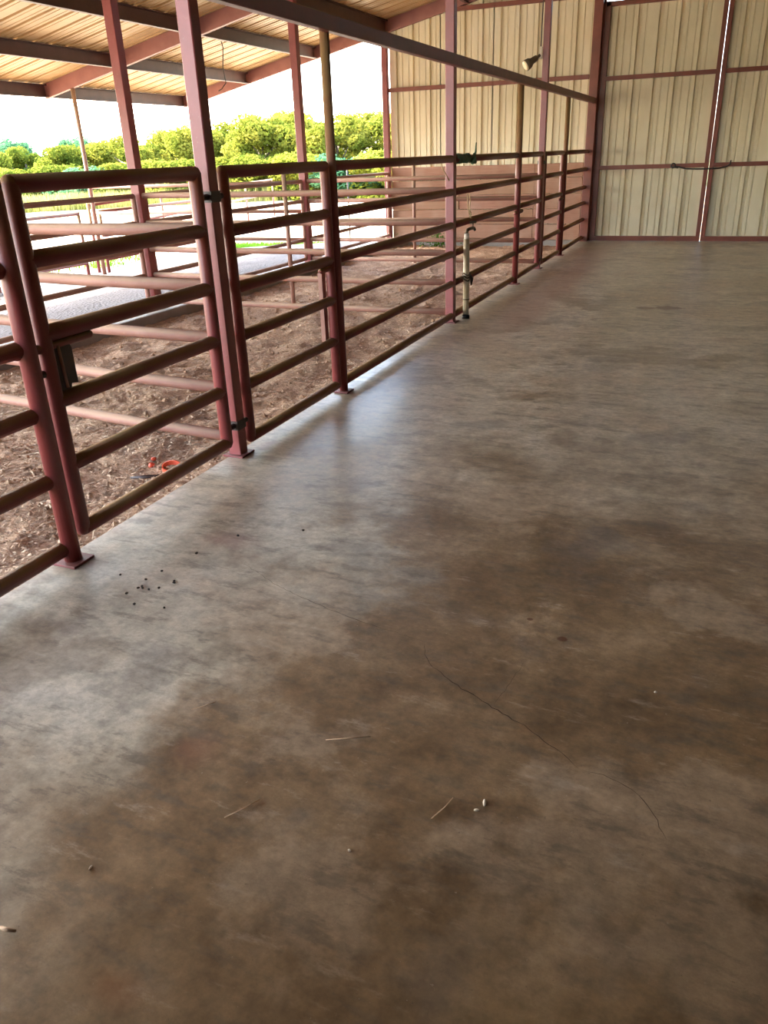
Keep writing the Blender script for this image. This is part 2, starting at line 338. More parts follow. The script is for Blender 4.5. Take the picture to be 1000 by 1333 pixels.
# straw and wood chips lying on the dirt (uncountable)
rnd = random.Random(3); sb_v = []; sb_f = []
for i in range(42000):
    y = 1.2 + 14.6 * rnd.random() ** 2.1; x = -2.6 - 3.45 * rnd.random() ** 1.15
    L = rnd.uniform(0.005, 0.02) if rnd.random() < 0.88 else rnd.uniform(0.025, 0.06); wd = rnd.uniform(0.0015, 0.004) + (L * 0.1 if L < 0.02 else 0); a = rnd.uniform(0, math.pi)
    d = Vector((math.cos(a), math.sin(a), rnd.uniform(-0.25, 0.25))) * L; n_ = Vector((-math.sin(a), math.cos(a), rnd.uniform(-0.5, 0.5))) * wd
    p = Vector((x, y, dirt_z(x, y) + 0.006 + L * 0.12)); o = len(sb_v); up = Vector((0, 0, L * rnd.uniform(0, 0.25)))
    sb_v += [p - d - n_, p - d + n_, p + up - n_, p + up + n_, p + d - n_, p + d + n_]; sb_f += [(o, o + 1, o + 3, o + 2), (o + 2, o + 3, o + 5, o + 4)]
st = MB().add(sb_v, sb_f).build('straw_litter', M['straw']); st['kind'] = 'stuff'; st['label'] = 'dry straw and wood chips scattered over the dirt of the pens'; st['category'] = 'straw'
# clods of dirt (uncountable)
rnd = random.Random(5); cv = []; cf = []
for i in range(2600):
    y = 1.3 + 9 * rnd.random() ** 1.8; x = -2.62 - 3.3 * rnd.random(); r = rnd.uniform(0.006, 0.02) * (1.6 if rnd.random() < 0.1 else 1); p = Vector((x, y, dirt_z(x, y) + r * 0.3)); o = len(cv)
    q = [Vector((1, 0, 0)), Vector((0, 1, 0)), Vector((-1, 0, 0)), Vector((0, -1, 0)), Vector((0, 0, 0.8)), Vector((0, 0, -0.8))]
    a = rnd.uniform(0, 3); R3 = Matrix.Rotation(a, 3, 'Z')
    cv += [p + (R3 @ k) * r * rnd.uniform(0.7, 1.4) for k in q]
    cf += [(o, o + 1, o + 4), (o + 1, o + 2, o + 4), (o + 2, o + 3, o + 4), (o + 3, o, o + 4), (o + 1, o, o + 5), (o + 2, o + 1, o + 5), (o + 3, o + 2, o + 5), (o, o + 3, o + 5)]
cl = MB().add(cv, cf).build('dirt_clods', M['dirt']); cl['kind'] = 'stuff'; cl['label'] = 'small loose clods of dirt lying in the nearest pens'; cl['category'] = 'dirt'

# concrete kerb under the inner posts
kb = MB().obox((-6.4, 7.0, -0.15), Vector((0, 9.2, 0)), Vector((0.32, 0, 0)), Vector((0, 0, 0.15)), 0.012).build('trim_1', M['concrete']); kb['kind'] = 'structure'
# gravel apron
def gz(x, y): return -0.03 - 0.24 * max(0, min(1, (-x - 7.0) / 4.2)) + 0.012 * noise.noise(Vector((x, y, 0)) * 2.5)
ga = grid(fr(-11.6, -6.68, 60), fr(-6, 16.25, 200), gz).build('ground_2', M['gravel']); ga['kind'] = 'structure'
# open ground to the trees
def oz(x, y):
    d = math.hypot(x, y); return -0.30 + 0.03 * noise.noise(Vector((x, y, 0)) * 0.4) * min(1, d / 20) - 0.8 * max(0, min(1, (d - 62) / 60))
xsg = [-200, -150, -120, -100] + fr(-90, 30, 90) + [50, 80, 120]; ysg = [-80, -40, -20, -10] + fr(-5, 90, 80) + [110, 140, 180]
og = grid(xsg, ysg, oz).build('ground_3', M['ground']); og['kind'] = 'structure'

# ------------------------------------------------------------------ far wall, doors
PITCH = 0.34
def sheet_profile(k_ribs, pitch=PITCH):
    """one sheet seen from inside: flat pan, major ribs pressed outwards, two small beads between"""
    pr = [(0.0, 0.0)]
    for k in range(k_ribs):
        o = k * pitch; c_ = o + pitch / 2
        pr += [(c_ - 0.036, 0.0), (c_ - 0.027, 0.052), (c_ + 0.027, 0.052), (c_ + 0.036, 0.0)]
        e = o + pitch
        pr += [(c_ + 0.092, 0.0), (c_ + 0.098, 0.011), (c_ + 0.112, 0.011), (c_ + 0.118, 0.0)]
        pr += [(e + 0.02, -0.0012)] if k == k_ribs - 1 else []
        if k < k_ribs - 1:
            pr += [(c_ + pitch - 0.118, 0.0), (c_ + pitch - 0.112, 0.011), (c_ + pitch - 0.098, 0.011), (c_ + pitch - 0.092, 0.0)]
    return pr
def wall_sheet(x0, ribs, y, zb, ztop, parent, x_hi=None):
    pr = sheet_profile(ribs); pts = [(x0 + a, y + d) for a, d in pr]
    if x_hi is not None: pts = [p for p in pts if p[0] < x_hi] + [(x_hi, y)]
    vs_ = []
    for (x, yy) in pts: vs_ += [(x, yy, zb), (x, yy, ztop(x))]
    n = len(pts); back = [(x, yy + 0.002, z) for (x, yy, z) in vs_]
    fs = [(2 * i, 2 * i + 2, 2 * i + 3, 2 * i + 1) for i in range(n - 1)] + [(2 * n + 2 * i, 2 * n + 2 * i + 1, 2 * n + 2 * i + 3, 2 * n + 2 * i + 2) for i in range(n - 1)]
    return MB().add(vs_ + back, fs).build('corrugated_sheet', M['wall_sheet'], parent)

wall = struct('wall_far', (-4.4, D, 0))
x = -6.41
while x < -2.50:
    wall_sheet(x, 3, D + 0.03, -0.02, lambda q: zs(q) - 0.005, wall, x_hi=min(x + 3 * PITCH + 0.02, -2.44)); x += 3 * PITCH
for z in (2.75, 3.98):
    x0 = max(-6.42, -11.15 + (z - 2.70) / 0.213)
    MB().box((x0, D - 0.045, z - 0.035), (-2.60, D + 0.02, z + 0.035)).build('girt', M['frame'], wall)
MB().box((-6.40, D - 0.03, -0.32), (-2.58, D + 0.14, 0.005)).build('stem_wall', M['concrete'], wall)
# boards: five courses, three lengths each, small gaps, each board its own piece
rnd = random.Random(11); zc = 0.012
for row, hgt in enumerate((0.29, 0.275, 0.27, 0.275, 0.25)):
    cuts = [-6.40, -5.02 + rnd.uniform(-0.1, 0.1) + (0.55 if row % 2 else 0), -3.49, -2.59]
    for a, b_ in zip(cuts[:-1], cuts[1:]):
        dy = rnd.uniform(-0.012, 0.008); ta = rnd.uniform(-0.004, 0.004)
        MB().obox(((a + b_) / 2, D - 0.02 + dy, zc + hgt / 2 + ta), Vector((0, 0.02, 0)), Vector((0, 0, hgt / 2 - 0.004)), Vector(((b_ - a) / 2 - 0.002, 0, 0)), 0.004).build('board', M['wood'], wall)
    zc += hgt
# main bay wall above the doors (mostly out of view), upper strip
hd = struct('trim_2', (0, D, 3.9)); MB().box((-2.40, D - 0.05, 3.90), (8.9, D + 0.05, 4.02)).build('header', M['frame'], hd)
x = -2.40
while x < 8.5:
    wall_sheet(x, 3, D + 0.06, 4.0, lambda q: 4.62 + 0.213 * (q + 2.55) if q < 3.2 else 5.85 - 0.213 * (q - 3.2), hd); x += 3 * PITCH

def door_leaf(name, x0, x1, first_rib, hinge_left):
    d = struct(name, ((x0 + x1) / 2, D, 0)); y = D - 0.045; fw_ = 0.075
    def sq(nm, lo, hi): MB().box(lo, hi).build(nm, M['frame'], d)
    sq('stile', (x0, y, 0.01), (x0 + fw_, D + 0.012, 3.84)); sq('stile', (x1 - fw_, y, 0.01), (x1, D + 0.012, 3.84))
    sq('bottom_rail', (x0, y - 0.008, 0.003), (x1, D + 0.012, 0.085)); sq('top_rail', (x0, y, 3.78), (x1, D + 0.012, 3.855))
    for z in (1.265, 2.70): sq('girt', (x0 + fw_, y + 0.006, z - 0.034), (x1 - fw_, D + 0.012, z + 0.034))
    n = int((x1 - x0) / PITCH + 0.5); xs = first_rib - PITCH / 2
    while xs > x0: xs -= PITCH
    while xs < x1 - 0.02:
        lo = max(xs, x0 + 0.005); pr = sheet_profile(3)
        pts = [(xs + q, D + 0.015 + e) for q, e in pr if x0 + 0.005 <= xs + q <= x1 - 0.003]
        if xs < x0 + 0.005: pts = [(x0 + 0.005, D + 0.015)] + pts
        if xs + 3 * PITCH > x1 - 0.003: pts = pts + [(x1 - 0.003, D + 0.015)]
        vs_ = []
        for (px, py) in pts: vs_ += [(px, py, 0.004), (px, py, 3.84)]
        m_ = len(pts); back = [(q[0], q[1] + 0.002, q[2]) for q in vs_]
        MB().add(vs_ + back, [(2 * i, 2 * i + 2, 2 * i + 3, 2 * i + 1) for i in range(m_ - 1)] + [(2 * m_ + 2 * i, 2 * m_ + 2 * i + 1, 2 * m_ + 2 * i + 3, 2 * m_ + 2 * i + 2) for i in range(m_ - 1)]).build('corrugated_sheet', M['wall_sheet'], d)
        xs += 3 * PITCH
    return d
door_leaf('door_1', -2.375, -0.432, -2.151, True)
door_leaf('door_2', -0.428, 1.55, -0.132, False)
rw = struct('wall_right', (9, 3, 0)); MB().box((8.9, -10, 0), (9.0, D, 5.0)).build('panel', M['dim_steel'], rw)
MB().box((1.56, D - 0.03, 0), (8.9, D + 0.03, 3.9)).build('panel', M['wall_sheet'], rw)

wl_ = struct('shade_wall_left', (-2.6, -6, 0)); MB().box((-2.62, -10, 0), (-2.56, -0.35, 4.7)).build('panel', M['dim_steel'], wl_)  # unseen wall, added to block the sun and darken the near floor
wb_ = struct('shade_wall_back', (3, -10, 0)); MB().box((-2.6, -10.1, 0), (9, -10, 5.9)).build('panel', M['dim_steel'], wb_)  # unseen rear wall, added to cut light from behind the camera

# main column between wall and doors
cm = struct('trim_3', (-2.48, D - 0.09, 0))
MB().obox((-2.485, D - 0.10, 2.25), Vector((0.075, 0, 0)), Vector((0, 0.09, 0)), Vector((0, 0, 2.25)), 0.006).build('column', M['frame'], cm)
MB().box((-2.41, D - 0.05, 0), (-2.377, D + 0.01, 3.9)).build('jamb', M['frame'], cm)

# ------------------------------------------------------------------ roof of the lean-to
roof = struct('roof', (-7, 8, zs(-7)))
SL = 0.213
def roof_sheet(y0, ribs):
    pr = sheet_profile(ribs); xa, xb = -11.30, -2.40; vs_ = []; n = len(pr)
    for (a, d) in pr: vs_ += [(xa, y0 + a, zs(xa) + d), (xb, y0 + a, zs(xb) + d)]
    back = [(q[0], q[1], q[2] + 0.002) for q in vs_]
    fs = [(2 * i, 2 * i + 1, 2 * i + 3, 2 * i + 2) for i in range(n - 1)] + [(2 * n + 2 * i, 2 * n + 2 * i + 2, 2 * n + 2 * i + 3, 2 * n + 2 * i + 1) for i in range(n - 1)]
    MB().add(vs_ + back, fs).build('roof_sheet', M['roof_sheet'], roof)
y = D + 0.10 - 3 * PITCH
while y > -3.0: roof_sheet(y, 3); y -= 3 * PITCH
for xp in (-11.15, -9.55, -7.95, -6.42, -4.85, -3.3):
    zt = zs(xp) - 0.006
    # zee purlin: web, top and bottom flange
    pr = [(-0.035, 0), (0.035, 0), (0.035, -0.02), (-0.027, -0.02) if False else (0.035, -0.014), (-0.021, -0.014), (-0.021, -0.186), (0.04, -0.186), (0.04, -0.2), (-0.035, -0.2)]
    MB().prism(pr, lambda p, t, xp=xp, zt=zt: (xp + p[0], -2.2 + t * (D + 0.06 + 2.2), zt + p[1] - 0.213 * 0.035)).build('purlin', M['purlin'], roof)
def rafter(y, wdt=0.075):
    xa, xb = -11.19, -2.58; pr = [(xa, zrb(xa)), (xb, zrb(xb)), (xb, zs(xb) - 0.004), (xa, zs(xa) - 0.004)]
    MB().prism(pr, lambda p, t: (p[0], y - wdt / 2 + t * wdt, p[1])).build('rafter', M['rafter'], roof)
for y in (-0.4, 3.75, 7.85, 11.98, D - 0.02): rafter(y)
# main bay ceiling, out of view, shades the floor
ce = struct('ceiling', (3.2, 3, 5))
for i in range(9):
    y0 = -10 + i * 2.9; y1 = y0 + 2.9
    for (xa, za, xb, zb) in ((-2.45, 4.66, 3.2, 5.87), (3.2, 5.87, 9.1, 4.62)):
        MB().add([(xa, y0, za), (xb, y0, zb), (xb, y1, zb), (xa, y1, za), (xa, y0, za + .02), (xb, y0, zb + .02), (xb, y1, zb + .02), (xa, y1, za + .02)], [(0, 1, 2, 3), (7, 6, 5, 4), (0, 4, 5, 1), (1, 5, 6, 2), (2, 6, 7, 3), (3, 7, 4, 0)]).build('roof_sheet', M['dim_steel'], ce)

# ------------------------------------------------------------------ posts
def base_plate(t, x, y, z, s=0.065, dx=0.0):
    MB().obox((x + dx, y, z + 0.006), Vector((s, 0, 0)), Vector((0, s, 0)), Vector((0, 0, 0.006)), 0.002).build('base_plate', M['plate'], t)
def square_post(x, y, z0, z1, half, label, mat='red_post', plate=True, group=None):
    t = thing('square_post', label, 'post', (x, y, z0), group)
    MB().obox((x, y, (z0 + z1) / 2), Vector((half, 0, 0)), Vector((0, half, 0)), Vector((0, 0, (z1 - z0) / 2)), 0.005).build('tube', M[mat], t)
    if plate: base_plate(t, x, y, z0, half + 0.028)
    return t
def round_post(x, y, z0, z1, r, label, mat='red', plate=True, cat='post', name='pipe_post'):
    t = thing(name, label, cat, (x, y, z0))
    MB().tube([(x, y, z0 + (0.008 if plate else 0)), (x, y, z1)], r, 16).build('pipe', M[mat], t)
    if plate: base_plate(t, x, y, z0, r + 0.026)
    return t
XP = -2.535
p1 = square_post(XP, 3.745, 0, zs(XP) - 0.03, 0.040, 'square red steel post between the two nearest gates, strapped with hinge bands')
p2 = square_post(XP, 7.87, 0, zs(XP) - 0.03, 0.043, 'square red steel post with the cream water pipe and green strap beside it')
p3 = square_post(XP, 12.03, 0, zs(XP) - 0.03, 0.043, 'square red steel post carrying the small floodlight')
for t, y in ((p1, 3.745), ):
    for z in (1.435, 0.19): MB().box((XP - 0.043, y - 0.044, z - 0.027), (XP + 0.044, y + 0.044, z + 0.027)).build('hinge_band', M['dark'], t)
for t, y in ((p3, 12.03), ):
    for z in (1.44, 0.13): MB().box((XP - 0.046, y - 0.047, z - 0.022), (XP + 0.047, y + 0.047, z + 0.022)).build('hinge_band', M['dark'], t)
ZB = 2.36            # centre of the overhead tube
round_post(-2.505, 2.315, 0, ZB - 0.03, 0.038, 'round red pipe post on the slab edge by the gate latch, nearest of all')
round_post(-2.50, 5.165, 0, ZB - 0.03, 0.031, 'round red pipe post where the second gate meets the long open panel')
round_post(-2.50, 10.50, 0, ZB - 0.03, 0.036, 'round red pipe post standing between the water pipe post and floodlight post')
round_post(-2.50, 13.62, 0, ZB - 0.03, 0.036, 'round red pipe post between the floodlight post and the far wall column')
bm_ = tag(MB().obox((-2.455, 6.6, ZB), Vector((0.03, 0, 0)), Vector((0, 0, 0.045)), Vector((0, 9.33, 0)), 0.004).build('overhead_beam', M['red'], origin=(-2.455, 6.6, ZB)), 'long red steel tube running overhead along the fence posts to the wall', 'beam')

# inner row and eave posts
q = square_post(XI, 7.90, 0, zrb(XI), 0.058, 'brown square roof post on the kerb, left of the nearest big square post')
q = square_post(XI, 11.98, 0, zrb(XI), 0.058, 'brown square roof post on the kerb, seen above the second gate')
q = square_post(XI, 3.75, 0, zrb(XI), 0.058, 'brown square roof post on the kerb nearest the front of the pens')
q = square_post(-6.47, D - 0.06, 0, zrb(-6.47), 0.055, 'brown square roof post at the outer end of the boarded wall')
round_post(XE, 11.98, -0.30, zrb(XE), 0.036, 'thin brown pipe post holding the eave rafter above the outer pens', 'red_dusty', False)
round_post(XE, 7.85, -0.30, zrb(XE), 0.036, 'thin pipe post under the eave at the front of the outer pens', 'red_dusty', False)
round_post(-10.9, 15.95, -0.30, zrb(-10.9), 0.036, 'thin pipe post under the far corner of the eave', 'red_dusty', False)

# ------------------------------------------------------------------ fence panels and gates
ZP = (1.55, 1.255, 0.95, 0.68, 0.39, 0.07)
ZG = (1.55, 1.275, 0.985, 0.705, 0.42, 0.115)
def panel(name, a, b_, zs_, r, label, mat='red', stiles=(False, False), group=None, cat='fence panel', stay=None, sag=0.0, zmin=None, ztop=None):
    """rails from point a to point b (xy), optional end stiles and a mid stay"""
    a = Vector((a[0], a[1], 0)); b_ = Vector((b_[0], b_[1], 0)); d = (b_ - a).normalized()
    t = thing(name, label, cat, ((a.x + b_.x) / 2, (a.y + b_.y) / 2, 0), group)
    a2 = a + d * (r if stiles[0] else 0); b2 = b_ - d * (r if stiles[1] else 0)
    zb = min(zs_); zt = max(zs_)
    for k, z in enumerate(zs_):
        rr = r * (1.1 if k == 0 and name == 'pipe_gate' else 1)
        mid = (a2 + b2) / 2 + Vector((0, 0, z - sag * random.uniform(0.2, 1)))
        MB().tube([a2 + Vector((0, 0, z)), a2.lerp(b2, 0.25) + Vector((0, 0, z - sag * 0.6)), mid, a2.lerp(b2, 0.75) + Vector((0, 0, z - sag * 0.6)), b2 + Vector((0, 0, z))] if sag else [a2 + Vector((0, 0, z)), b2 + Vector((0, 0, z))], r, 14).build('rail', M[mat], t)
    for i, p in enumerate((a2, b2)):
        if stiles[i]: MB().tube([p + Vector((0, 0, zb)), p + Vector((0, 0, zt))], r, 14, dome=True).build('stile', M[mat], t)
    if stay:
        p = a.lerp(b_, stay) + Vector((-d.y, d.x, 0)) * (0.05 if (-d.y * 0 + d.x) > 0 else -0.05)
        MB().tube([p + Vector((0, 0, 0.05)), p + Vector((0, 0, 1.52))], 0.024, 10).build('stay', M[mat], t)
    return t
RR = 0.034
panel('fence_panel', (XR, -0.3), (XR, 2.29), ZP, RR, 'six rail red pipe fence ending at the nearest round post')
g1 = panel('pipe_gate', (XR, 2.385), (XR, 3.650), ZG, 0.035, 'narrow six rail red pipe gate nearest the camera, with the latch box', stiles=(True, True), cat='gate')
g2 = panel('pipe_gate', (XR, 3.835), (XR, 5.128), ZP, 0.033, 'six rail red pipe gate just beyond the nearest big square post', stiles=(True, True), cat='gate')
panel('fence_panel', (XR, 5.19), (XR, 7.83), ZP, RR, 'six rail red pipe fence between the second gate and the water pipe post')
panel('fence_panel', (XR, 7.91), (XR, 10.47), ZP, RR, 'six rail red pipe fence right of the water pipe post, with twine')
g3 = panel('pipe_gate', (XR, 10.58), (XR, 11.95), ZP, 0.033, 'six rail red pipe gate left of the floodlight post', stiles=(True, True), cat='gate')
g4 = panel('pipe_gate', (XR, 12.12), (XR, 13.555), ZP, 0.033, 'six rail red pipe gate right of the floodlight post', stiles=(True, True), cat='gate')
panel('fence_panel', (XR, 13.66), (XR, 15.83), ZP, RR, 'six rail red pipe fence ending at the far wall column')
# gate hardware
# gate 1: slide bar under the third rail, a hanging lever plate, and its pin
MB().tube([(XR, 2.27, 0.930), (XR, 2.68, 0.935)], 0.020, 12, dome=True).build('slide_bolt', M['red'], g1)
MB().tube([(XR, 2.34, 0.83), (XR, 2.44, 0.83)], 0.016, 10).build('keeper', M['dark'], g1)
lp = [(0.0, 0.0), (0.06, 0.0), (0.085, -0.015), (0.098, -0.04), (0.098, -0.19), (0.06, -0.185), (0.055, -0.205), (0.0, -0.205)]
MB().prism(lp, lambda p, t: (XR - 0.02 + 0.035 * t, 2.455 + p[0], 0.945 + p[1])).build('latch_plate', M['dark'], g1)
MB().tube([(XR + 0.018, 2.475, 0.93), (XR + 0.018, 2.485, 0.75)], 0.007, 8).build('latch_rod', M['red_dusty'], g1)
for yy in (3.69, ):
    for z in (1.435, 0.19): MB().tube([(XR, 3.60, z), (XR, 3.71, z)], 0.016, 10).build('hinge_pin', M['dark'], g1)
for z in (1.435, 0.19): MB().tube([(XR, 3.78, z), (XR, 3.87, z)], 0.016, 10).build('hinge_pin', M['dark'], g2)
MB().tube([(XR + 0.0, 4.95, 0.90), (XR, 5.20, 0.90)], 0.02, 10, dome=True).build('slide_bolt', M['red'], g2)
MB().box((XR - 0.075, 5.045, 0.36), (XR - 0.045, 5.10, 0.87)).build('latch_plate', M['red_dusty'], g2)
MB().tube([(XR + 0.01, 10.46, 0.88), (XR + 0.01, 10.80, 0.885)], 0.025, 10, dome=True).build('slide_bolt', M['red'], g3)
MB().box((XR - 0.03, 10.60, 0.56), (XR + 0.0, 10.66, 0.86)).build('latch_plate', M['dark'], g3)
MB().tube([(XR + 0.01, 13.38, 0.88), (XR + 0.01, 13.66, 0.885)], 0.025, 10, dome=True).build('slide_bolt', M['red'], g4)
MB().box((XR - 0.03, 13.50, 0.56), (XR + 0.0, 13.55, 0.86)).build('latch_plate', M['dark'], g4)
for gt, y0, y1 in ((g3, 11.90, 12.0), (g4, 12.06, 12.16)):
    for z in (1.44, 0.13): MB().tube([(XR, y0, z), (XR, y1, z)], 0.016, 10).build('hinge_pin', M['dark'], gt)

# pen dividers
ZD = (1.275, 0.98, 0.69, 0.40, 0.105)
panel('pen_divider', (-2.60, 3.75), (-6.24, 4.22), ZD, 0.034, 'sagging dusty five rail pipe divider behind the nearest gate', 'red_dusty', sag=0.02, cat='fence panel')
panel('pen_divider', (-2.58, 7.87), (-6.24, 7.90), ZD, 0.031, 'dusty five rail pipe divider running from the water pipe post to the kerb', 'red_dusty', cat='fence panel', stay=0.5, sag=0.008)
panel('pen_divider', (-2.58, 12.0), (-6.24, 11.98), ZD, 0.031, 'dusty five rail pipe divider in front of the red boarded wall', 'red_dusty', cat='fence panel', stay=0.515)
# gates along the kerb
panel('pen_gate', (-6.30, 3.83), (-6.30, 7.82), ZD, 0.028, 'dark five rail pipe gate on the kerb behind the nearest gate', 'red_dusty', (True, True), cat='gate')
panel('pen_gate', (-6.30, 7.975), (-6.30, 11.905), ZD, 0.028, 'dark five rail pipe gate on the kerb between the two inner roof posts', 'red_dusty', (True, True), cat='gate')
panel('pen_gate', (-6.32, 12.05), (-6.44, 15.89), ZD, 0.028, 'dark five rail pipe gate on the kerb reaching the boarded wall', 'red_dusty', (True, True), cat='gate')
# outer pens
panel('pen_divider', (-6.38, 11.98), (-10.54, 11.98), (1.26, 0.83, 0.40), 0.028, 'three rail pipe divider beyond the kerb, reaching the thin eave post', 'red_dusty', cat='fence panel')
def outer(a, b_, zs_, n, label, r=0.03):
    a3 = Vector((*a, 0)); b3 = Vector((*b_, 0)); t = thing('outer_fence', label, 'fence', ((a[0] + b_[0]) / 2, (a[1] + b_[1]) / 2, -0.3))
    for z in zs_: MB().tube([a3 + Vector((0, 0, z)), b3 + Vector((0, 0, z))], r, 10).build('rail', M['red'], t)
    for i in range(n + 1):
        p = a3.lerp(b3, i / n); MB().tube([p + Vector((0, 0, -0.5)), p + Vector((0, 0, max(zs_) + 0.03))], r, 10).build('fence_post', M['red'], t)
outer((-10.72, 4.0), (-10.72, 11.7), (0.84, 0.57, 0.30, 0.0), 3, 'low pipe fence along the outer edge of the gravel, left of the eave post')
outer((-10.72, 12.25), (-10.9, 15.8), (0.84, 0.42, 0.0), 1, 'low pipe fence under the eave, right of the thin eave post')
outer((-11.0, 12.3), (-15.5, 27), (0.95, 0.5), 4, 'pipe fence running away across the sunlit yard from the eave post')
tg = thing('water_trough', 'long low dusty trough beside the outer fence', 'trough', (-11.1, 8.3, -0.3))
MB().prism([(-0.16, 0.0), (0.16, 0.0), (0.22, 0.34), (0.19, 0.34), (0.14, 0.04), (-0.14, 0.04), (-0.19, 0.34), (-0.22, 0.34)], lambda p, t: (-11.15 + p[0], 6.6 + 3.6 * t, -0.02 + p[1])).build('basin', M['red_dusty'], tg)
for yy in (6.9, 8.4, 9.9): MB().box((-11.29, yy - 0.03, -0.31), (-11.01, yy + 0.03, -0.02)).build('leg', M['red_dusty'], tg)
stick = round_post(-7.42, 16.05, -0.3, 1.55, 0.014, 'thin dark rod standing in the gap left of the boarded wall', 'dark', False, 'rod', 'thin_rod')

# ------------------------------------------------------------------ small things on the fence
t = thing('water_pipe', 'cream wrapped standpipe with spigot, tied to the square post', 'water pipe', (-2.44, 8.16, 0))
px_, py_ = -2.44, 8.10
MB().tube([(px_, py_, 0.03), (px_, py_, 0.80)], 0.031, 16).build('wrap', M['cream'], t)
MB().tube([(px_, py_, 0.80), (px_, py_, 0.855)], [0.026, 0.024], 14).build('riser', M['white'], t)
MB().tube([(px_, py_ - 0.012, 0.0), (px_, py_, 0.035)], 0.04, 14).build('foot', M['black'], t)
sp = MB().tube([(px_, py_, 0.855), (px_ + 0.004, py_ + 0.02, 0.885), (px_ + 0.01, py_ + 0.07, 0.892), (px_ + 0.02, py_ + 0.16, 0.892)], 0.016, 10).build('spigot', M['brass'], t)
MB().tube([(px_ + 0.02, py_ + 0.15, 0.892), (px_ + 0.02, py_ + 0.20, 0.886), (px_ + 0.02, py_ + 0.22, 0.868)], 0.015, 10).build('nozzle', M['brass'], sp)
MB().tube([(px_ + 0.02, py_ + 0.15, 0.90), (px_ + 0.02, py_ + 0.155, 0.945)], 0.006, 8).tube([(px_ - 0.015, py_ + 0.155, 0.945), (px_ + 0.055, py_ + 0.155, 0.950)], 0.012, 10).build('valve_handle', M['brass'], sp)
for z in (0.40, 0.43, 0.455): MB().tube([(px_ + 0.035 * math.cos(a), py_ + 0.035 * math.sin(a), z + 0.012 * math.sin(2 * a)) for a in fr(0, 6.2, 16)], 0.008, 6).build('tie', M['brass'], t)
MB().tube([(px_ - 0.02, py_ - 0.03, 0.43), (XP + 0.03, 7.93, 0.42)], 0.01, 6).build('tie', M['brass'], t)
MB().tube([(px_ + 0.03, py_ + 0.03, 0.43), (px_ + 0.04, py_ + 0.07, 0.40), (px_ + 0.03, py_ + 0.08, 0.33)], [0.02, 0.018, 0.008], 8).build('tie_end', M['dark'], t)
MB().tube([(px_ + 0.034 * math.cos(a), py_ + 0.034 * math.sin(a), 0.20) for a in fr(0, 6.28, 16)], 0.005, 6).build('tie', M['brass'], t)

t = thing('green_strap', 'green webbing strap wound round the top rail beside the square post', 'strap', (XR, 8.15, 1.55))
vs_ = []; fs = []; turns = 6; n = 16 * turns
for i in range(n + 1):
    a = 2 * math.pi * i / 16; yy = 7.95 + 0.45 * i / n; r = 0.040 + 0.004 * math.sin(i * 0.7)
    for (dy, dr) in ((-0.034, 0), (0.034, 0), (0.034, 0.004), (-0.034, 0.004)): vs_.append((XR + (r + dr) * math.cos(a), yy + dy, 1.55 + (r + dr) * math.sin(a)))
for i in range(n):
    for k in range(4): fs.append((4 * i + k, 4 * i + (k + 1) % 4, 4 * i + 4 + (k + 1) % 4, 4 * i + 4 + k))
MB().add(vs_, fs).build('wrap', M['strap'], t)
MB().tube([(XR + 0.05, 8.36, 1.50), (XR + 0.07, 8.40, 1.55), (XR + 0.06, 8.42, 1.58), (XR + 0.05, 8.38, 1.53), (XR + 0.06, 8.44, 1.51)], 0.02, 8).build('knot', M['strap'], t)
MB().tube([(XR + 0.06, 8.41, 1.57), (XR + 0.065, 8.44, 1.61), (XR + 0.06, 8.46, 1.65), (XR + 0.06, 8.475, 1.69)], [0.014, 0.010, 0.007, 0.006], 6).build('loose_end', M['strap'], t)

t = tag(MB().tube([(XR + 0.03, 8.28, 1.22), (XR + 0.036, 8.27, 1.13), (XR + 0.034, 8.33, 1.03), (XR + 0.034, 8.40, 0.975), (XR + 0.034, 8.41, 1.0), (XR + 0.036, 8.34, 1.08), (XR + 0.034, 8.37, 1.15), (XR + 0.03, 8.35, 1.22)], 0.005, 6)
    .tube([(XR + 0.038, 8.33, 1.05), (XR + 0.046, 8.36, 1.02), (XR + 0.038, 8.345, 1.0), (XR + 0.04, 8.37, 1.04)], 0.008, 6).build('baling_twine', M['twine'], origin=(XR, 8.3, 1.2)), 'pale knotted twine loop hanging between two fence rails', 'twine')
tag(MB().tube([(XR - 0.02, 7.60, 1.52), (XR - 0.03, 7.66, 1.47), (XR - 0.03, 7.78, 1.41), (XR - 0.02, 7.83, 1.36)], 0.005, 6).build('baling_twine', M['twine'], origin=(XR, 7.7, 1.5)), 'short dark twine under the top rail left of the square post', 'twine')

# floodlight
t = thing('floodlight', 'small bronze bullet floodlight clamped to the third square post', 'lamp', (-2.58, 11.95, 2.77))
MB().obox((-2.592, 11.95, 2.78), Vector((0.016, 0, 0)), Vector((0, 0.025, 0)), Vector((0, 0, 0.07)), 0.004).build('mounting_box', M['white'], t)
a = Vector((-2.60, 11.93, 2.75)); dv = Vector((-0.16, -0.12, -0.12)).normalized()
MB().tube([a, a + dv * 0.05], 0.018, 12).build('swivel', M['bronze'], t)
hs = MB().tube([a + dv * 0.04, a + dv * 0.06, a + dv * 0.14, a + dv * 0.17, a + dv * 0.235], [0.022, 0.036, 0.042, 0.062, 0.072], 18).build('housing', M['bronze'], t)
MB().tube([a + dv * 0.232, a + dv * 0.244, a + dv * 0.25], [0.066, 0.062, 0.03], 18).build('lens', M['lens'], hs)
MB().tube([(-2.60, 11.96, 2.84), (-2.60, 11.97, 3.1), (-2.595, 11.98, 3.6), (-2.60, 11.99, 4.4)], 0.008, 8).build('cable', M['dark'], t)

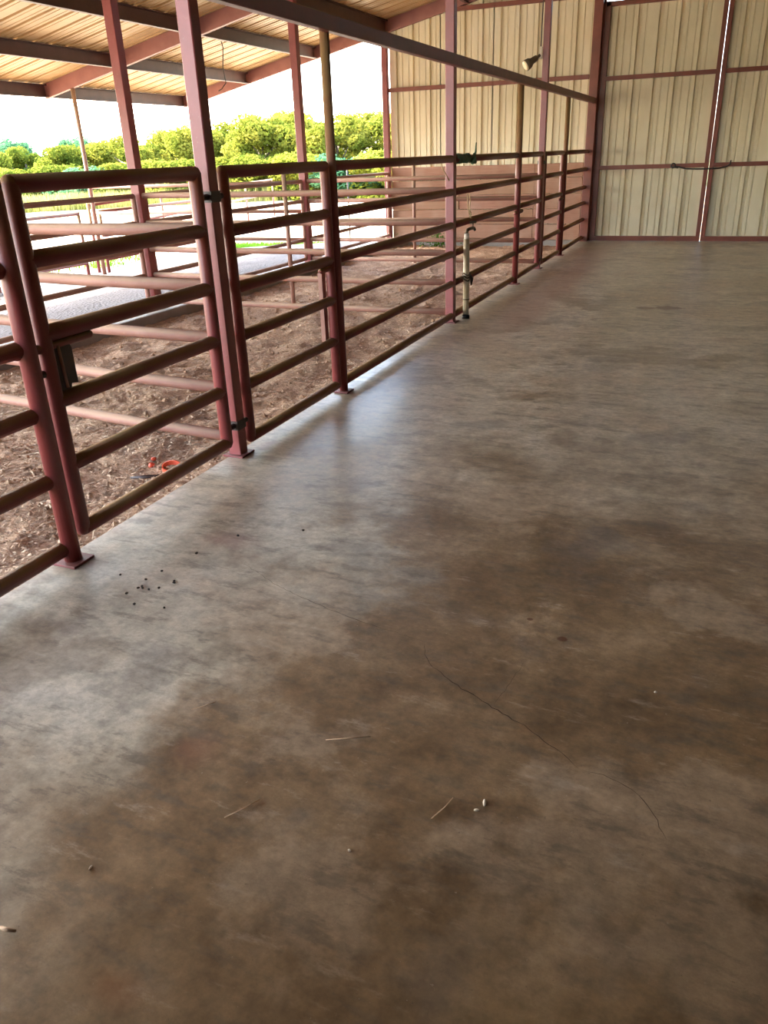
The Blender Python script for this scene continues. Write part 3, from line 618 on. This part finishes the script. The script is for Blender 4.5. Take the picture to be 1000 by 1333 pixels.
# rope across the doors' seam
t = thing('door_rope', 'dark rope looped across the seam of the two metal doors', 'rope', (-0.5, D - 0.08, 1.27))
MB().tube([(-1.02, D - 0.062, 1.265 + 0.0), (-0.95, D - 0.07, 1.25), (-0.80, D - 0.08, 1.215), (-0.62, D - 0.085, 1.205), (-0.43, D - 0.085, 1.205), (-0.26, D - 0.08, 1.21), (-0.14, D - 0.075, 1.235), (-0.09, D - 0.065, 1.27), (-0.085, D - 0.06, 1.33)], 0.011, 8).build('rope', M['black'], t)
MB().tube([(-1.02 + 0.035 * math.cos(q), D - 0.075, 1.27 + 0.035 * math.sin(q)) for q in fr(0, 6.28, 12)], 0.012, 8).build('knot', M['black'], t)
MB().tube([(-1.05, D - 0.07, 1.25), (-0.93, D - 0.075, 1.235)], 0.015, 8).build('hook', M['dark'], t)

# dangling cable from the lean-to roof
tag(MB().tube([(-8.45, 13.50, zs(-8.45) - 0.01), (-8.50, 13.42, 3.62), (-8.47, 13.46, 3.4), (-8.50, 13.44, 3.1), (-8.48, 13.46, 2.86), (-8.52, 13.36, 2.76), (-8.55, 13.3, 2.73)], 0.009, 6).build('hanging_cable', M['dark'], origin=(-8.45, 13.5, 3.5)), 'thin dark cable dangling from the lean-to roof sheets', 'cable')

# ------------------------------------------------------------------ things on the dirt and on the slab
rnd = random.Random(9)
t = thing('plastic_hoop', 'curled orange plastic strip lying on the dirt by the nearest gate', 'plastic strip', (-2.93, 3.60, dirt_z(-2.93, 3.60)))
zz = dirt_z(-2.93, 3.60) + 0.012
vs_ = []; fs = []; K = 14
for i in range(K + 1):
    a = 1.1 + 4.0 * i / K; c_ = Vector((-2.93 + 0.055 * math.cos(a), 3.60 + 0.055 * math.sin(a), zz + 0.012 * math.sin(i * 0.35)))
    o_ = Vector((math.cos(a), math.sin(a), 0)) * 0.004
    vs_ += [c_ - o_, c_ + o_, c_ + o_ + Vector((0, 0, 0.028)), c_ - o_ + Vector((0, 0, 0.028))]
for i in range(K):
    for k in range(4): fs.append((4 * i + k, 4 * i + (k + 1) % 4, 4 * i + 4 + (k + 1) % 4, 4 * i + 4 + k))
MB().add(vs_, fs).build('band', M['orange'], t)
def lump(name, x, y, z, sx, sy, sz, mat, label, cat, group=None):
    vs_ = []; fs = []; nu, nv = 9, 5; rz = rnd.uniform(0, 3)
    for j in range(nv + 1):
        ph = math.pi * j / nv
        for i in range(nu):
            th = 2 * math.pi * i / nu; v = Vector((math.sin(ph) * math.cos(th), math.sin(ph) * math.sin(th), math.cos(ph)))
            v *= 1 + 0.28 * noise.noise(v * 1.9 + Vector((x * 50, y * 50, 0)))
            X, Y = v.x * sx, v.y * sy; vs_.append((x + X * math.cos(rz) - Y * math.sin(rz), y + X * math.sin(rz) + Y * math.cos(rz), z + sz * (v.z + 0.8)))
    for j in range(nv):
        for i in range(nu): fs.append((j * nu + i, (j + 1) * nu + i, (j + 1) * nu + (i + 1) % nu, j * nu + (i + 1) % nu))
    return tag(MB().add(vs_, fs, True).build(name, mat, origin=(x, y, z)), label, cat, group)
lump('plastic_scrap', -3.10, 3.62, dirt_z(-3.10, 3.62), 0.022, 0.016, 0.018, M['orange'], 'small orange scrap on the dirt, left of the curled strip', 'scrap')
lump('plastic_scrap', -3.16, 3.72, dirt_z(-3.16, 3.72), 0.02, 0.012, 0.012, M['orange'], 'tiny reddish scrap on the dirt, farther left of the curled strip', 'scrap')
tag(MB().tube([(-3.10, 3.42, dirt_z(-3.10, 3.42) + 0.012), (-3.03, 3.45, dirt_z(-3.03, 3.45) + 0.018), (-2.95, 3.50, dirt_z(-2.95, 3.50) + 0.014)], [0.008, 0.012, 0.007], 8).build('dark_stick', M['dark'], origin=(-3.03, 3.45, -0.1)), 'dark rotten stick on the dirt below the orange strip', 'stick')
PEL = [(-2.214, 2.276), (-2.063, 2.363), (-2.082, 2.279), (-2.06, 2.225), (-2.067, 2.209), (-2.016, 2.213), (-1.984, 2.238), (-2.084, 2.157), (-1.998, 2.097), (-1.864, 2.113), (-1.958, 2.307), (-1.95, 2.295), (-2.05, 2.215)]
for (x, y) in PEL: lump('dung_pellet', x, y, 0, rnd.uniform(.0045, .008), rnd.uniform(.004, .006), 0.0045, M['dung'], 'dark dung pellet in the cluster on the slab by the nearest round post', 'pellet', 'dung pellets by the nearest post')
lump('dung_pellet', -2.016, 2.553, 0, .008, .006, .005, M['dung'], 'lone dark pellet on the slab, between the pellet cluster and the big post', 'pellet')
lump('dung_pellet', -1.933, 2.769, 0, .008, .006, .005, M['dung'], 'lone dark pellet on the slab in front of the big square post base', 'pellet')
lump('dung_pellet', -1.667, 2.918, 0, .007, .005, .005, M['dung'], 'lone dark pellet, the most toward mid floor of all pellets', 'pellet')
lump('pale_husk', -0.405, 1.562, 0, .013, .005, .004, M['feather'], 'pale seed husk on the concrete below the long crack', 'husk')
lump('pale_husk', -0.418, 1.53, 0, .008, .004, .003, M['feather'], 'smaller pale flake just below the seed husk', 'husk')
lump('pale_chip', -1.268, 1.012, 0, .007, .003, .003, M['feather'], 'tiny pale chip on the concrete, nearest the lower left', 'chip')
lump('pale_chip', -0.681, 1.289, 0, .005, .004, .003, M['feather'], 'tiny pale chip on the concrete at the bottom middle', 'chip')
lump('pale_chip', -0.02, 2.21, 0, .005, .004, .003, M['feather'], 'tiny pale chip on the concrete right of the crack', 'chip')
tag(MB().tube([(-1.345, 0.80, 0.006), (-1.325, 0.80, 0.008), (-1.305, 0.806, 0.006)], [0.004, 0.005, 0.003], 7).build('twig', M['stick'], origin=(-1.32, 0.8, 0)), 'short dry twig on the concrete at the left edge', 'twig')
for i, (a, b_) in enumerate((((-1.04, 1.27), (-0.985, 1.36)), ((-0.52, 1.46), (-0.49, 1.55)), ((-0.92, 1.64), (-0.80, 1.70)), ((-1.39, 1.62), (-1.34, 1.68)))):
    tag(MB().tube([(*a, 0.003), ((a[0] + b_[0]) / 2 + 0.004, (a[1] + b_[1]) / 2, 0.004), (*b_, 0.003)], 0.0014, 5).build('straw_stalk', M['stick'], origin=(*a, 0)), ('thin straw stalk on the concrete, nearest the bottom edge', 'thin straw stalk beside the pale seed husk', 'long thin straw stalk in the middle of the concrete', 'short straw stalk on the left part of the concrete')[i], 'straw')

# ------------------------------------------------------------------ plants
def blades(n, area, h, wd, mat, name, label, seed, zf):
    rnd = random.Random(seed); v = []; f = []
    for i in range(n):
        x, y = area(rnd); z = zf(x, y); H = rnd.uniform(*h); a = rnd.uniform(0, 6.28); s = Vector((math.cos(a), math.sin(a), 0)) * wd * rnd.uniform(0.6, 1.3)
        ln = Vector((rnd.uniform(-1, 1), rnd.uniform(-1, 1), 0)) * H * 0.3; o = len(v); p = Vector((x, y, z - 0.02))
        v += [p - s, p + s, p + ln * 0.4 + Vector((0, 0, H * 0.6)) + s * 0.7, p + ln * 0.4 + Vector((0, 0, H * 0.6)) - s * 0.7, p + ln + Vector((0, 0, H))]; f += [(o, o + 1, o + 2, o + 3), (o + 3, o + 2, o + 4)]
    o = MB().add(v, f).build(name, mat); o['kind'] = 'stuff'; o['label'] = label; o['category'] = 'grass'
blades(9000, lambda r: (r.uniform(-11.5, -6.3), 16.22 + 1.3 * r.random() ** 1.2), (0.05, 0.16), 0.008, M['grass'], 'short_grass', 'short green grass growing along the open end of the lean-to', 21, lambda x, y: oz(x, y) + 0.02)
blades(1500, lambda r: ((lambda k: (k[0] + r.gauss(0, .35), k[1] + r.gauss(0, .3)))(r.choice([(-12.5, 14.6), (-13.5, 16.4), (-11.9, 13.4), (-15, 17), (-12.8, 12.2)]))), (0.05, 0.2), 0.01, M['grass'], 'grass_tufts', 'loose green tufts in the pale yard beyond the eave', 22, oz)
def belt(r):
    a = r.uniform(math.radians(108), math.radians(142)); d = r.uniform(43, 50); return (d * math.cos(a), d * math.sin(a))
blades(22000, belt, (0.25, 0.8), 0.026, M['dry_grass'], 'tall_grass', 'tall yellow-green grass belt in front of the trees', 23, oz)
t = thing('weed_clump', 'small green weeds at the foot of the boarded wall', 'weed', (-5.3, 15.7, -0.1))
rnd = random.Random(31); v = []; f = []
for i in range(160):
    a = rnd.uniform(0, 6.28); r = abs(rnd.gauss(0, 0.2)); p = Vector((-5.35 + r * math.cos(a) * 1.5, 15.66 + r * 0.5 * math.sin(a), -0.1 + rnd.uniform(0, 0.26))); d = Vector((rnd.uniform(-1, 1), rnd.uniform(-1, 1), rnd.uniform(-0.2, 0.8))).normalized() * rnd.uniform(0.025, 0.05); s = d.orthogonal().normalized() * 0.014
    o = len(v); v += [p - d, p - s, p + d, p + s]; f += [(o, o + 1, o + 2, o + 3)]
MB().add(v, f).build('leaves', M['grass'], t)
for i in range(9):
    x = -5.35 + rnd.uniform(-0.3, 0.3); y = 15.66 + rnd.uniform(-0.08, 0.08); MB().tube([(x, y, -0.14), (x + rnd.uniform(-.05, .05), y, 0.12)], [0.005, 0.002], 5).build('stem', M['grass'], t)

def crown_mesh(name, seed, rx, rz, n, mat):
    rnd = random.Random(seed); blobs = []
    for i in range(30):
        a = rnd.uniform(0, 6.28); e = rnd.uniform(-0.9, 1.1); k = rnd.uniform(0.3, 0.85)
        blobs.append((Vector((rx * k * math.cos(a) * math.cos(e), rx * k * math.sin(a) * math.cos(e), rz * (0.0 + 0.72 * math.sin(e)))), rnd.uniform(0.2, 0.4) * rx))
    v = []; f = []
    for i in range(n):
        c_, r = rnd.choice(blobs); d = Vector((rnd.gauss(0, 1), rnd.gauss(0, 1), rnd.gauss(0, 1))).normalized(); p = c_ + d * r * (0.7 + 0.35 * rnd.random()) 
        p.z *= 0.95; s = rnd.uniform(0.07, 0.15); nrm = (d + Vector((rnd.uniform(-1, 1), rnd.uniform(-1, 1), rnd.uniform(-1, 1))) * 0.9).normalized(); u = nrm.orthogonal().normalized(); w_ = nrm.cross(u); an = rnd.uniform(0, 6.28); u2 = u * math.cos(an) + w_ * math.sin(an); w2 = nrm.cross(u2)
        o = len(v); v += [p - u2 * s, p - w2 * s * 0.6, p + u2 * s, p + w2 * s * 0.6]; f += [(o, o + 1, o + 2, o + 3)]
    me = bpy.data.meshes.new(name); me.from_pydata(v, [], f); me.materials.append(mat); return me
CR = [crown_mesh('foliage', 41 + k, 2.6, 2.8, 15000, M['leaf']) for k in range(3)]
CRD = [crown_mesh('foliage', 51 + k, 2.6, 2.6, 15000, M['leaf_dark']) for k in range(2)]
TRM = MB().tube([(0, 0, -0.3), (0.05, 0, 1.2), (-0.05, 0.05, 2.6), (0.1, 0, 4.0)], [0.22, 0.17, 0.12, 0.05], 9)
for a in range(5):
    q = 1.26 * a; TRM.tube([(0, 0.02, 1.6 + 0.25 * a), (0.9 * math.cos(q), 0.9 * math.sin(q), 2.7 + 0.2 * a), (1.6 * math.cos(q), 1.6 * math.sin(q), 3.4 + 0.2 * a)], [0.09, 0.06, 0.02], 7)
_t = TRM.build('trunk', M['bark']); trunk_me = _t.data; bpy.data.objects.remove(_t)
def tree(px, depth, h, dark, k, label, group=None, wide=1.0, kind='tree'):
    # px: bearing given as the slope x/y of the sight line on the ground
    y = depth; x = px * depth; z = oz(x, y); t = thing(kind, label, kind, (x, y, z), group); sc = h / 5.6; t.scale = (sc * wide, sc * wide, sc); t.rotation_euler = (0, 0, k * 1.7)
    fo = bpy.data.objects.new('foliage', (CRD if dark else CR)[k % (2 if dark else 3)]); C.objects.link(fo); fo.parent = t; fo.location = (0, 0, 2.7 if kind == 'tree' else 1.3)
    tr = bpy.data.objects.new('trunk', trunk_me); C.objects.link(tr); tr.parent = t
    if kind == 'bush': tr.scale = (0.6, 0.6, 0.35)
    else: tr.scale = (0.9, 0.9, 0.85)
GRP = 'trees in the row beyond the yard'; LB = 'rounded yellow-green tree in the leafy row beyond the sunlit yard'
GRP = 'trees in the row beyond the yard'
tree(-1.02, 56, 5.0, True, 0, 'blue-green tree rising behind the row at the left edge')
tree(-0.90, 58, 5.0, True, 1, 'blue-green tree rising behind the row beside the thin eave post')
row = [(-1.07, 43, 3.3, 'yellow-green tree at the left end of the leafy row beyond the yard'),
       (-1.00, 46, 3.7, 'yellow-green tree second from the left end of the leafy row'),
       (-0.925, 43, 3.5, 'yellow-green tree in the row, just left of the thin eave post'),
       (-0.855, 45, 3.7, 'yellow-green tree in the row, right behind the thin eave post'),
       (-0.80, 43, 3.9, 'yellow-green tree behind the roof post nearest the thin eave post'),
       (-0.735, 46, 4.2, 'yellow-green tree just left of the big square post between the gates'),
       (-0.69, 43, 4.2, 'yellow-green tree hidden in part by the big square post'),
       (-0.635, 45, 4.5, 'yellow-green tree just right of the big square post between the gates'),
       (-0.585, 42, 4.6, 'tall yellow-green tree just left of the second roof post'),
       (-0.53, 45, 4.8, 'tallest yellow-green tree, right behind the second roof post'),
       (-0.475, 43, 4.5, 'yellow-green tree seen right of the round post by the second gate'),
       (-0.42, 46, 4.6, 'yellow-green tree standing next to the outer end of the metal wall'),
       (-0.365, 44, 4.5, 'yellow-green tree mostly hidden behind the far metal wall')]
for i, (s_, d_, h_, lb) in enumerate(row): tree(s_, d_, h_, False, i, lb, GRP, 1.12)
BL = ['low bush at the left edge below the tree row', 'low bush seen through the left end of the nearest gate', 'low bush left of the thin eave post, above the tall grass', 'low blue-green bush by the thin eave post',
      'low bush between the thin eave post and the first roof post', 'low bush seen between the first roof post and the big post', 'low bush behind the big square post', 'low bush right of the big square post, over the second gate',
      'low bush in the gap left of the second roof post', 'low bush between the second roof post and the round post', 'low blue-green bush right of the round post', 'low bush against the outer end of the metal wall']
for i, (s_, d_, h_) in enumerate(((-1.08, 40, 3.0), (-1.01, 39, 2.9), (-0.945, 40, 3.1), (-0.885, 39.5, 2.9), (-0.82, 40, 3.1), (-0.76, 39, 3.2), (-0.70, 40, 3.1), (-0.645, 39, 3.2), (-0.585, 40, 3.3), (-0.525, 39, 3.3), (-0.46, 39.5, 3.2), (-0.40, 39, 3.3))):
    tree(s_, d_, h_, i in (3, 10), i, BL[i], 'low bushes before the trees', 1.7, 'bush')
